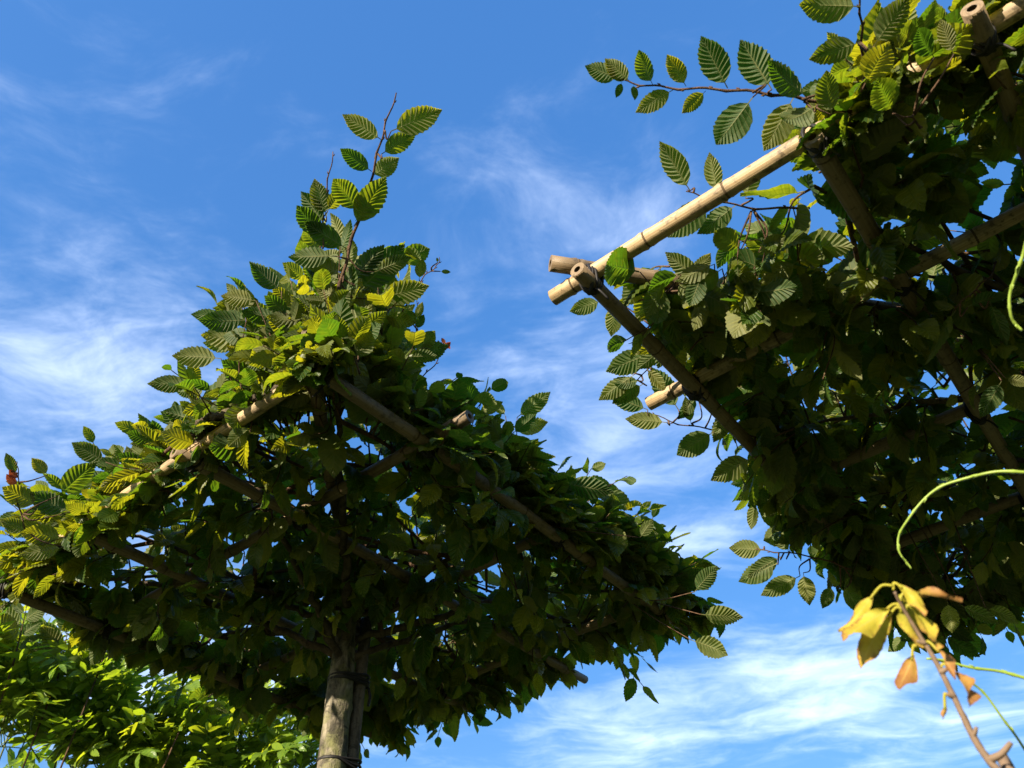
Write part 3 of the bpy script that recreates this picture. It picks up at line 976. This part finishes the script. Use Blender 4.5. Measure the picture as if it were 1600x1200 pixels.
edgesL = [(-.9, .60, -1.98, .60, -.15, -1, 46, .1, 1.3, (.08, .18)),
          (-.87, .60, -.87, 1.8, 1, 0, 44, -.1, 1.0, (.07, .15)),
          (-1.99, .75, -1.99, 1.85, -.3, 0, 22, -.5, .3, (.05, .10)),
          (-1.45, 1.55, -1.95, 1.75, 0, 0, 14, -1.2, .2, (.06, .12)),
          (-.90, 1.78, -1.95, 1.78, 0, 1, 34, -.4, .6, (.08, .15)),
          (-1.97, .6, -1.97, 1.8, -1, 0, 40, -.3, .8, (.08, .18)),
          (-.86, .72, -1.10, .60, .15, -.5, 30, 1.0, 3.5, (.14, .32)),
          (-.88, .66, -.97, .62, .1, -.2, 7, 2.0, 6.0, (.22, .38)),
          (-.79, .60, -.92, .57, .3, -.6, 10, -.5, .8, (.06, .12)),
          (-1.32, .58, -1.97, .58, 0, -1, 16, -.9, .2, (.06, .11)),
          (-1.55, 1.00, -1.15, 1.25, -.1, -.2, 16, -2.0, -.5, (.07, .14)),
          (-1.25, 1.80, -1.95, 1.82, 0, 1, 10, -.6, .2, (.08, .14)),
          (-.85, 1.30, -.82, 1.84, 1, .15, 30, -.35, .9, (.09, .17)),
          (-.90, .75, -.88, 1.7, .5, 0, 22, .4, 2.0, (.12, .22))]
TL = trained_tree('roof-trained hornbeam tree on a mottled trunk bound to a stake', LT, 'roof-trained hornbeam trees', limbsL, (-1.97, -.87, .60, 1.78), (.05, .06, .04, .07), ztopL,
                  (20, 21), .084, 5, edgesL, hero_left, low=.30, skip=lambda a, b: a < -1.3 and random.random() < .06)

for bpx, tpx, dd_, k_ in (((690, 552), (684, 532), 1.82, 14), ((692, 548), (703, 533), 1.82, 15), ((696, 538), (690, 528), 1.82, 16), ((697, 536), (704, 545), 1.82, 17),
                          ((28, 760), (8, 742), 2.0, 15), ((29, 748), (12, 735), 2.0, 18)):
    L_ = Leaves()
    sight_leaf(L_, bpx, tpx, dd_, kind=k_, roll=.4)
    V, F, U = HL[k_]
    yo = obj('young_leaf', mesh('young_leaf', V, F, M_RED, uv=U, smooth=False), label='small bronze red young leaf at a shoot tip')
    yo.parent = TL
    yo.matrix_parent_inverse = TL.matrix_world.inverted()
    yo.matrix_basis = Matrix(L_.M[0].tolist())

random.seed(22)
limbsR = radial(RT, [(-.33, .85, -.10, .012), (-.05, .82, -.14, .012), (.22, .80, -.06, .012), (.65, .82, -.12, .012), (1.0, .85, -.08, .012), (1.05, 1.3, -.1, .012), (1.05, 1.8, -.05, .012),
                     (.95, 2.15, -.12, .012), (.5, 2.2, -.09, .012), (.1, 2.2, -.05, .012), (-.3, 2.15, -.1, .013), (-.35, 1.75, -.06, .012), (-.34, 1.3, -.05, .012), (0, 1.2, .0, .009), (.4, 1.15, 0, .009),
                     (0, 1.75, 0, .009), (.65, 1.8, 0, .009)])
edgesR = [(-.36, .82, -.36, 1.75, -1, 0, 24, .05, .8, (.06, .12)),
          (-.36, 1.7, -.34, 2.2, -1, .3, 18, -.6, .4, (.07, .14)),
          (-.36, 2.2, 1.06, 2.2, 0, 1, 46, -.8, .5, (.08, .16)),
          (-.02, .76, 1.06, .76, 0, -1, 40, .2, 1.4, (.07, .15)),
          (1.06, .8, 1.06, 2.2, 1, 0, 24, -.3, .8, (.08, .16)),
          (.03, .71, .13, .71, 0, -1, 9, -.9, .4, (.06, .11)),
          (.32, .71, .62, .71, 0, -1, 20, -.9, .4, (.06, .13)),
          (.0, .80, .30, .80, 0, -.3, 10, -.5, .6, (.05, .10)),
          (-.24, .86, .25, 1.45, 0, 0, 22, -1.6, -.2, (.05, .10)),
          (-.36, 1.24, -.37, 2.2, -1, 0, 40, -.7, .5, (.09, .19)),
          (-.42, 1.42, -.40, 2.1, -.3, 0, 20, -1.8, -.3, (.05, .10)),
          (-.34, .90, -.34, 1.3, .2, 0, 8, -.3, .6, (.05, .09)),
          (-.03, .80, .06, .90, .1, 0, 6, -.6, .5, (.05, .09)),
          (-.36, 2.22, .5, 2.24, 0, 1, 26, -1.4, -.2, (.10, .20))]


def skipR(a, b):
    return (b - .83) < .22 * (-.02 - a) and a < .02 and random.random() < .85


TR = trained_tree('hornbeam tree whose leafy shoots reach past its bare cane corner', RT, 'roof-trained hornbeam trees', limbsR, (-.36, 1.06, .82, 2.20), (.0, .06, .02, .07),
                  lambda a, b: .17 + .05 * math.sin(a * 8 + 1) * math.sin(b * 9), (26, 26), .083, 9, edgesR, hero_right, skip=skipR, low=.18)

# ------------------------------------------------------------------ stakes and trunk ties
def stake(foot, off, label, h):
    root = thing('support_stake', (foot[0] + off[0], foot[1] + off[1], 0), label, 'stake', 'stakes beside the trained trees')
    p0 = np.array([foot[0] + off[0], foot[1] + off[1], -.03])
    G = Geo()
    zs = np.linspace(0, 1, 16)
    pts = np.array([p0 + np.array([.004 * math.sin(z * 5), 0, (h + .03) * z]) for z in zs])
    G.tube(pts,   .0155 * (1 + .02 * np.sin(zs * 40)), 16, rough=.01, seed=4)
    G.build('pole', M_POLE, root)
    return root, p0


M_POLE = bark_material('stake wood', (.05, .042, .034), (.20, .165, .125), (.14, .135, .10), 1.6, 0.4)
vL = unit(np.array([LT[0], LT[1], 0]))
rightL = np.cross(vL, UZ)
offL = rightL * .047 + vL * .014
stL, _ = stake(LT, offL, 'wooden stake strapped close beside the mottled trunk', ZC - .02)
vR = unit(np.array([RT[0], RT[1], 0]))
stake(RT, np.cross(vR, UZ) * .065 + vR * .01, 'wooden stake under the tree with the bare cane corner', ZC - .02)


def band(root, foot, off, z, turns=4):
    """black rubber strap wound round trunk and stake"""
    G = Geo()
    c0, c1 = np.array([foot[0], foot[1], 0]), np.array([foot[0] + off[0], foot[1] + off[1], 0])
    ax = unit(c1 - c0)
    sd = np.cross(UZ, ax)
    for k in range(turns):
        pts = []
        r0, r1 = .0365, .0185
        zz = z + k * .0062 + random.uniform(-.002, .002)
        tl_ = random.uniform(-.008, .008)
        for a in np.linspace(math.pi / 2, 3 * math.pi / 2, 12):
            pts.append(c0 + (ax * math.cos(a) + sd * math.sin(a)) * r0 + UZ * (zz - tl_))
        for a in np.linspace(-math.pi / 2, math.pi / 2, 10):
            pts.append(c1 + (ax * math.cos(a) + sd * math.sin(a)) * r1 + UZ * (zz + tl_))
        G.tube(np.array(pts), .0032, 6, close=True)
    p = c1 + ax * .020 + UZ * z
    G.tube(curve([p, p + ax * .006 - UZ * .02, p + ax * .004 - UZ * .045], 5), .004, 6)
    G.build('strap', M_RUBBER, root)


zt = at(540, 1058, 0)
def z_on_trunk(px, py, foot):
    d = cam_ray(px, py)
    return EYE[2] + d[2] * math.hypot(foot[0], foot[1]) / math.hypot(d[0], d[1])


band(stL, LT, offL, z_on_trunk(540, 1062, LT) - .01, 4)
band(stL, LT, offL, z_on_trunk(525, 1196, LT), 3)

# ------------------------------------------------------------------ wisteria bush
def leaflet(seed, L=1.0, **kw):
    return leaf_shape(n=5, wm=kw.get('wm', .19), droop=kw.get('droop', .3), fold=kw.get('fold', .35), twist=kw.get('twist', 0), pleat=.010, teeth=0.0, ruffle=.012, seed=seed, pet=.06, slant=.5, wp=.8, peak=.85, acum=.3)


def compound_leaf(seed):
    """pinnate leaf, unit length, rachis along x"""
    rg = random.Random(seed)
    V, F, U, n = [], [], [], 0
    npair = rg.choice((4, 5, 5, 6))
    bend = rg.uniform(.1, .7)

    def rach(f):
        return np.array([f, .04 * math.sin(f * 4 + seed), .18 * f - bend * .35 * f * f])
    c = np.array([rach(f) for f in np.linspace(0, .86, 8)])
    G = Geo(); G.tube(c, np.linspace(.010, .005, 8), 4, cap=False)
    v = np.concatenate(G.v)
    V.append(v); F.append(np.array(G.f)); U.append(np.tile([[.5, 0]], (len(v), 1))); n += len(v)
    spots = []
    for i in range(npair):
        f = .26 + .56 * i / (npair - 1)
        for sg in (-1, 1):
            spots.append((f + rg.uniform(-.015, .015), sg * rg.uniform(.85, 1.15) * (1.15 - .3 * f)))
    spots.append((.86, rg.uniform(-.1, .1)))
    for f, ang in spots:
        p = rach(f)
        tn = unit(rach(f + .02) - rach(f - .02))
        sd = unit(np.cross(UZ, tn))
        ax = unit(tn * math.cos(ang) + sd * math.sin(ang) + UZ * rg.uniform(-.45, .2))
        nz = UZ + np.array([rg.gauss(0, .25), rg.gauss(0, .25), 0])
        nz = unit(nz - ax * np.dot(nz, ax))
        y = np.cross(nz, ax)
        sz = rg.uniform(.27, .36) * (1.05 - .25 * f)
        v, f_, u = leaflet(rg.randrange(999), wm=rg.uniform(.15, .20), droop=rg.uniform(.0, .8), fold=rg.uniform(.2, .7), twist=rg.uniform(-.4, .4))
        R = np.stack([ax, y, nz], 1) * sz
        V.append(v @ R.T + p); F.append(f_ + n); U.append(u); n += len(v)
    return np.concatenate(V), np.concatenate(F), np.concatenate(U)


random.seed(31)
CG = [compound_leaf(i) for i in range(10)]
CL = [mesh('leaf', v, f, M_WIST, uv=u) for v, f, u in CG]
EX = []
wb = trunk_at(120, 1200, 3.7)
bush = thing('wisteria_bush', (wb[0], wb[1], 0), 'sunlit bush of feathery bright green leaves below the trained trees', 'bush')


def bush_top(x):
    return np.interp(x, [-500, -100, 0, 60, 120, 180, 250, 330, 400, 470, 505, 540], [1000, 980, 975, 995, 1035, 1065, 1080, 1085, 1070, 1065, 1105, 1260])


stems = []
for i in range(16):
    px = -60 + 560 * (i + random.random()) / 16
    e = atd(px, bush_top(px) + random.uniform(20, 80), random.uniform(3.5, 4.3))
    f0 = np.array([wb[0] + (e[0] - wb[0]) * .35 + random.gauss(0, .06), wb[1] + (e[1] - wb[1]) * .5 + random.gauss(0, .06), -.02])
    md = (f0 + e) / 2 + np.array([random.gauss(0, .06), random.gauss(0, .06), .1])
    c = curve([f0, md, e], 10)
    G = Geo(); G.tube(c, np.linspace(.010, .0028, len(c)), 7)
    G.build('stem', M_WSTEM, bush)
    stems.append(c)
sp_ = np.concatenate([c[6:] for c in stems])
G = Geo()
for i in range(340):
    px = random.uniform(-70, 505)
    top_ = bush_top(px)
    py = top_ + (70 if i >= 300 else 10) + (random.random() ** 1.3) * (260 if i >= 300 else 140)
    dist = random.uniform(3.3, 3.8) if i < 300 else random.uniform(3.6, 4.3)
    q = atd(px, py, dist)
    dd = np.linalg.norm(sp_ - q, axis=1)
    p = sp_[np.argmin(dd)]
    out = unit(q - p + np.array([random.gauss(0, .1), random.gauss(0, .1) - .10, random.uniform(0, .10)]))
    ln = random.uniform(.21, .33)
    base = q - out * ln * .5
    c = curve([p, (p + base) / 2 - UZ * .02, base], 4)
    G.tube(c, np.linspace(.0022, .0016, len(c)), 4)
    x = unit(out + UZ * random.uniform(-.2, .45))
    z = UZ * .55 + SUN * .8 + np.array([random.gauss(0, .4), random.gauss(0, .4), random.gauss(0, .2)])
    z = unit(z - x * np.dot(z, x)); y = np.cross(z, x)
    if i >= 300:
        v, f, u = CG[i % len(CG)]
        EX.append((v @ (np.stack([x, y, z], 1) * ln).T + base, f, u, random.random()))
        continue
    o = obj('leaf', CL[i % len(CL)])
    o.parent = bush
    o.matrix_parent_inverse = bush.matrix_world.inverted()
    m = Matrix.Identity(4)
    for r_ in range(3):
        m[r_][0], m[r_][1], m[r_][2], m[r_][3] = x[r_] * ln, y[r_] * ln, z[r_] * ln, base[r_]
    o.matrix_basis = m
G.build('fine_stalks', M_GREEN, bush, kind='stuff')
M_WISTJ = leaf_material('wisteria foliage', True, **WIST)
no = np.cumsum([0] + [len(e[0]) for e in EX])
obj('foliage', mesh('foliage', np.concatenate([e[0] for e in EX]), np.concatenate([e[1] + n_ for e, n_ in zip(EX, no)]), M_WISTJ,
                    uv=np.concatenate([e[2] for e in EX]), tint=np.concatenate([np.full(len(e[0]), e[3]) for e in EX])), bush, kind='stuff')

# hornbeam sapling whose shoots come up through the bush
random.seed(41)
sf = trunk_at(60, 1150, 3.5)
sap = thing('hornbeam_sapling', (sf[0], sf[1], 0), 'hornbeam sapling shoots rising through the bright green bush', 'sapling')
G, L = Geo(), Leaves()
for tip, mid_, dist in (((42, 945), (20, 1040), 3.37), ((105, 990), (90, 1060), 3.43), ((380, 1050), (290, 1120), 3.3), ((170, 1005), (150, 1060), 3.35), ((-60, 950), (-40, 1040), 3.35)):
    f0 = np.array([sf[0] + random.gauss(0, .03), sf[1] + random.gauss(0, .03), -.02])
    e, md = atd(*tip, dist), atd(*mid_, dist)
    lo = f0 * .45 + md * .55 + UZ * .05
    c = curve([f0, lo, md], 8)
    G2 = Geo(); G2.tube(c, np.linspace(.006, .0028, len(c)), 7)
    G2.build('stem', M_TWIG, sap)
    shoot(G, L, [md, (md + e) / 2 + UZ * .01, e], .0035, .0012, 8, .115, start=.05, kinds=CALM, droop=.1, updir=UZ + np.array([0, .6, 0]), tilt=.3)
G.build('fine_twigs', M_TWIG, sap, kind='stuff')
L.realise(sap, 300)

# ------------------------------------------------------------------ twig with yellowing leaves, close by
def withered_material(name, cols, trans):
    mt, t = material(name)
    uv = t.n('ShaderNodeUVMap').outputs[0]
    sp = t.n('ShaderNodeSeparateXYZ', {0: uv})
    pos = t.n('ShaderNodeNewGeometry').outputs['Position']
    n1 = t.noise(pos, 70.0, 5.0, 0.65).outputs[0]
    f = t.math('ADD', t.math('MULTIPLY', sp.outputs[0], 0.45), t.math('MULTIPLY', n1, 0.75))
    f = t.math('ADD', f, t.math('MULTIPLY', t.math('ABSOLUTE', sp.outputs[1]), 0.12))
    c = t.ramp(f, [(0.25, cols[0]), (0.62, cols[1]), (0.92, cols[2])])
    ds = t.math('ABSOLUTE', sp.outputs[1])
    mid = t.n('ShaderNodeMapRange', {0: ds, 1: 0.0, 2: 0.10, 3: 0.5, 4: 0.0}).outputs[0]
    c = t.mix(mid, c, (.5, .42, .12, 1))
    fr = t.math('ABSOLUTE', t.math('SUBTRACT', t.math('FRACT', t.math('ADD', t.math('MULTIPLY', sp.outputs[0], 10.0), t.math('MULTIPLY', n1, 0.5))), 0.5))
    vn = t.n('ShaderNodeMapRange', {0: fr, 1: 0.0, 2: 0.10, 3: 0.4, 4: 0.0}).outputs[0]
    c = t.mix(vn, c, (.30, .26, .05, 1))
    n2 = t.noise(pos, 330.0, 3.0, 0.6).outputs[0]
    dry = t.math('ADD', t.math('MULTIPLY', ds, 0.34), t.math('ADD', t.math('MULTIPLY', n1, 0.55), t.math('MULTIPLY', n2, 0.35)))
    c = t.mix(t.n('ShaderNodeMapRange', {0: dry, 1: 0.70, 2: 0.82, 3: 0.0, 4: 0.85}).outputs[0], c, (.20, .085, .03, 1))
    bm = t.n('ShaderNodeBump', {'Strength': 0.5, 'Distance': 0.0015, 'Height': n1})
    pr = t.n('ShaderNodeBsdfPrincipled', {'Base Color': c, 'Roughness': 0.6, 'Specular IOR Level': 0.25, 'Normal': bm.outputs[0]})
    tl = t.n('ShaderNodeBsdfTranslucent', {'Color': t.mix(0.5, c, (*trans, 1))})
    mx = t.n('ShaderNodeMixShader', {0: 0.4, 1: pr.outputs[0], 2: tl.outputs[0]})
    t.t.links.new(mx.outputs[0], t.n('ShaderNodeOutputMaterial').inputs[0])
    return mt


M_YEL = withered_material('yellowing leaf', [(.33, .35, .035), (.46, .38, .04), (.40, .22, .05)], (.5, .42, .03))
M_ORG = withered_material('withered leaf', [(.44, .30, .05), (.34, .17, .05), (.19, .075, .035)], (.42, .18, .03))
ND = 0.74
tf = atd(1640, 1200, ND)
tw = thing('yellowing_twig', (tf[0], tf[1], 0), 'slender twig with drooping yellow and orange-brown withered leaves', 'twig')
G = Geo()
spine = [(1640, 1330, ND + .02), (1585, 1235, ND), (1545, 1188, ND), (1520, 1150, ND), (1490, 1088, ND), (1460, 1030, ND), (1432, 985, ND), (1408, 945, ND - .005), (1398, 925, ND - .01)]
sp3 = [np.array([tf[0] + .01, tf[1] + .02, -.03]), np.array([tf[0] + .03, tf[1] + .02, 1.0])] + [atd(x, y, d) for x, y, d in spine]
c = curve(sp3, 8)
G.tube(c, np.interp(np.arange(len(c)), [0, 24, len(c) - 20, len(c) - 1], [.008, .0032, .0017, .0011]), 9, rough=.06, seed=2)
for x, y, dx, dy, r in ((1545, 1188, 35, -28, .0032), (1520, 1150, 6, -14, .0022), (1490, 1088, -10, -4, .0026), (1470, 1050, 9, -5, .0026), (1445, 1005, -12, -4, .0022), (1575, 1200, 10, 6, .0022)):
    G.tube(curve([atd(x, y, ND), atd(x + dx * .6, y + dy * .4, ND - .002), atd(x + dx, y + dy, ND - .003)], 4), np.linspace(r, r * .55, 8), 7, rough=.05)
G.build('stem', M_GREY, tw)
for i, (bpx, tpx, dt, wm, droop, fold, curl, mat, roll, pet) in enumerate((
        ((1388, 952), (1300, 1004), -.02, .21, .5, .35, .0, M_YEL, .2, (1412, 950)),
        ((1392, 962), (1330, 1036), .0, .23, .5, .3, .1, M_YEL, -.3, (1412, 952)),
        ((1364, 930), (1318, 990), .01, .20, .4, .7, .0, M_YEL, .5, (1395, 915)),
        ((1404, 913), (1457, 960), -.01, .20, .4, .5, .0, M_YEL, .2, (1396, 922)),
        ((1428, 925), (1500, 940), .01, .16, .2, .9, .3, M_ORG, -.3, (1405, 940)),
        ((1404, 950), (1440, 1010), .01, .2, .3, .5, .2, M_YEL, -.4, (1410, 946)),
        ((1428, 950), (1474, 1016), -.01, .20, .3, .4, .0, M_YEL, .1, (1415, 955)),
        ((1410, 935), (1452, 985), .02, .2, .3, .6, .0, M_YEL, .3, (1408, 940)),
        ((1462, 1012), (1500, 1060), -.01, .16, .3, .9, .4, M_ORG, .6, (1446, 1008)),
        ((1486, 1045), (1540, 1108), -.015, .18, .6, .8, .3, M_ORG, .4, (1470, 1045)),
        ((1428, 1024), (1400, 1086), .0, .27, .9, .8, -.2, M_ORG, .2, (1432, 1010)),
        ((1478, 1100), (1474, 1126), .0, .17, .5, .9, .0, M_ORG, .3, (1480, 1086)))):
    b, e = atd(*bpx, ND), atd(*tpx, ND + dt)
    ax = e - b
    v_ = unit(b - EYE)
    x = unit(ax); z = v_ * .8 + UZ * .3 + np.cross(x, v_) * roll
    z = unit(z - x * np.dot(z, x)); y = np.cross(z, x)
    V, F, U = leaf_shape(n=9, wm=wm * .80, droop=droop * 1.4, fold=fold * 1.7, twist=random.uniform(-1.6, 1.6), pleat=.009, teeth=.02, ruffle=.07, seed=200 + i, pet=.02, slant=.4, wp=.85, peak=.95, acum=.2, curl=curl)
    sz = np.linalg.norm(ax) / .98
    V = V @ (np.stack([x, y, z], 1) * sz).T + b
    lf = obj('leaf', mesh('leaf', V, F, mat, uv=U), tw)
    G = Geo()
    G.tube(curve([atd(*pet, ND), (atd(*pet, ND) + b) / 2 + UZ * .004, b + x * .004], 5), .0011, 6)
    G.build('petiole', M_YEL, lf)

# ------------------------------------------------------------------ climbing vine with bare green tendrils
VD = 0.95
vf = atd(1830, 760, VD + .1)
vine = thing('climbing_vine', (vf[0], vf[1], 0), 'climbing vine with bare curling green shoots hanging beside the tree', 'vine')
G = Geo()
c = curve([np.array([vf[0] + .05, vf[1], -.03]), np.array([vf[0] + .02, vf[1] + .03, .9]), np.array([vf[0] - .01, vf[1], 1.7]), atd(1810, 560, VD + .1), atd(1790, 330, VD + .12)], 10)
G.tube(c, np.linspace(.012, .004, len(c)), 9, rough=.05)
G.build('stem', M_WSTEM, vine)


def tendril(pts, r0, r1, mat=None, buds=0):
    G = Geo()
    c = curve([atd(x, y, d) for x, y, d in pts], 9)
    rr = np.linspace(r0, r1, len(c))
    rr = rr * (1 + .35 * np.maximum(0, np.sin(np.arange(len(c)) * .7)) ** 10)
    c = c + np.sin(np.arange(len(c)) * .35)[:, None] * .0015 * np.array([.3, .2, .9])
    G.tube(c, rr, 9)
    for k in range(buds):
        j = int((k + .5) / buds * (len(c) - 2))
        tn = unit(c[j + 1] - c[j])
        sd = unit(np.cross(tn, [random.gauss(0, 1), random.gauss(0, 1), random.gauss(0, 1)]))
        G.tube([c[j], c[j] + sd * rr[j] * 1.3 + tn * .002, c[j] + sd * rr[j] * 2.1 + tn * .006], [rr[j] * .8, rr[j] * .6, rr[j] * .15], 6)
    G.build('tendril', mat or M_GREEN, vine)


tendril([(1812, 780, VD + .1), (1700, 745, VD + .04), (1600, 738, VD), (1535, 741, VD), (1478, 757, VD), (1435, 790, VD), (1410, 825, VD), (1403, 852, VD), (1411, 872, VD), (1424, 889, VD)], .0019, .0008, buds=12)
tendril([(1800, 420, VD + .1), (1700, 330, VD + .06), (1620, 355, VD), (1598, 400, VD), (1584, 440, VD), (1577, 472, VD), (1582, 500, VD), (1597, 517, VD)], .0021, .0013, buds=9)
tendril([(1818, 1090, VD + .08), (1700, 1078, VD), (1600, 1059, VD - .02), (1540, 1046, VD - .03), (1490, 1036, VD - .04), (1448, 1030, VD - .05)], .0018, .0011, buds=5)
tendril([(1820, 1300, VD + .08), (1700, 1260, VD), (1620, 1195, VD - .05), (1580, 1140, VD - .06), (1545, 1092, VD - .07), (1515, 1065, VD - .08)], .0014, .0009, buds=4)
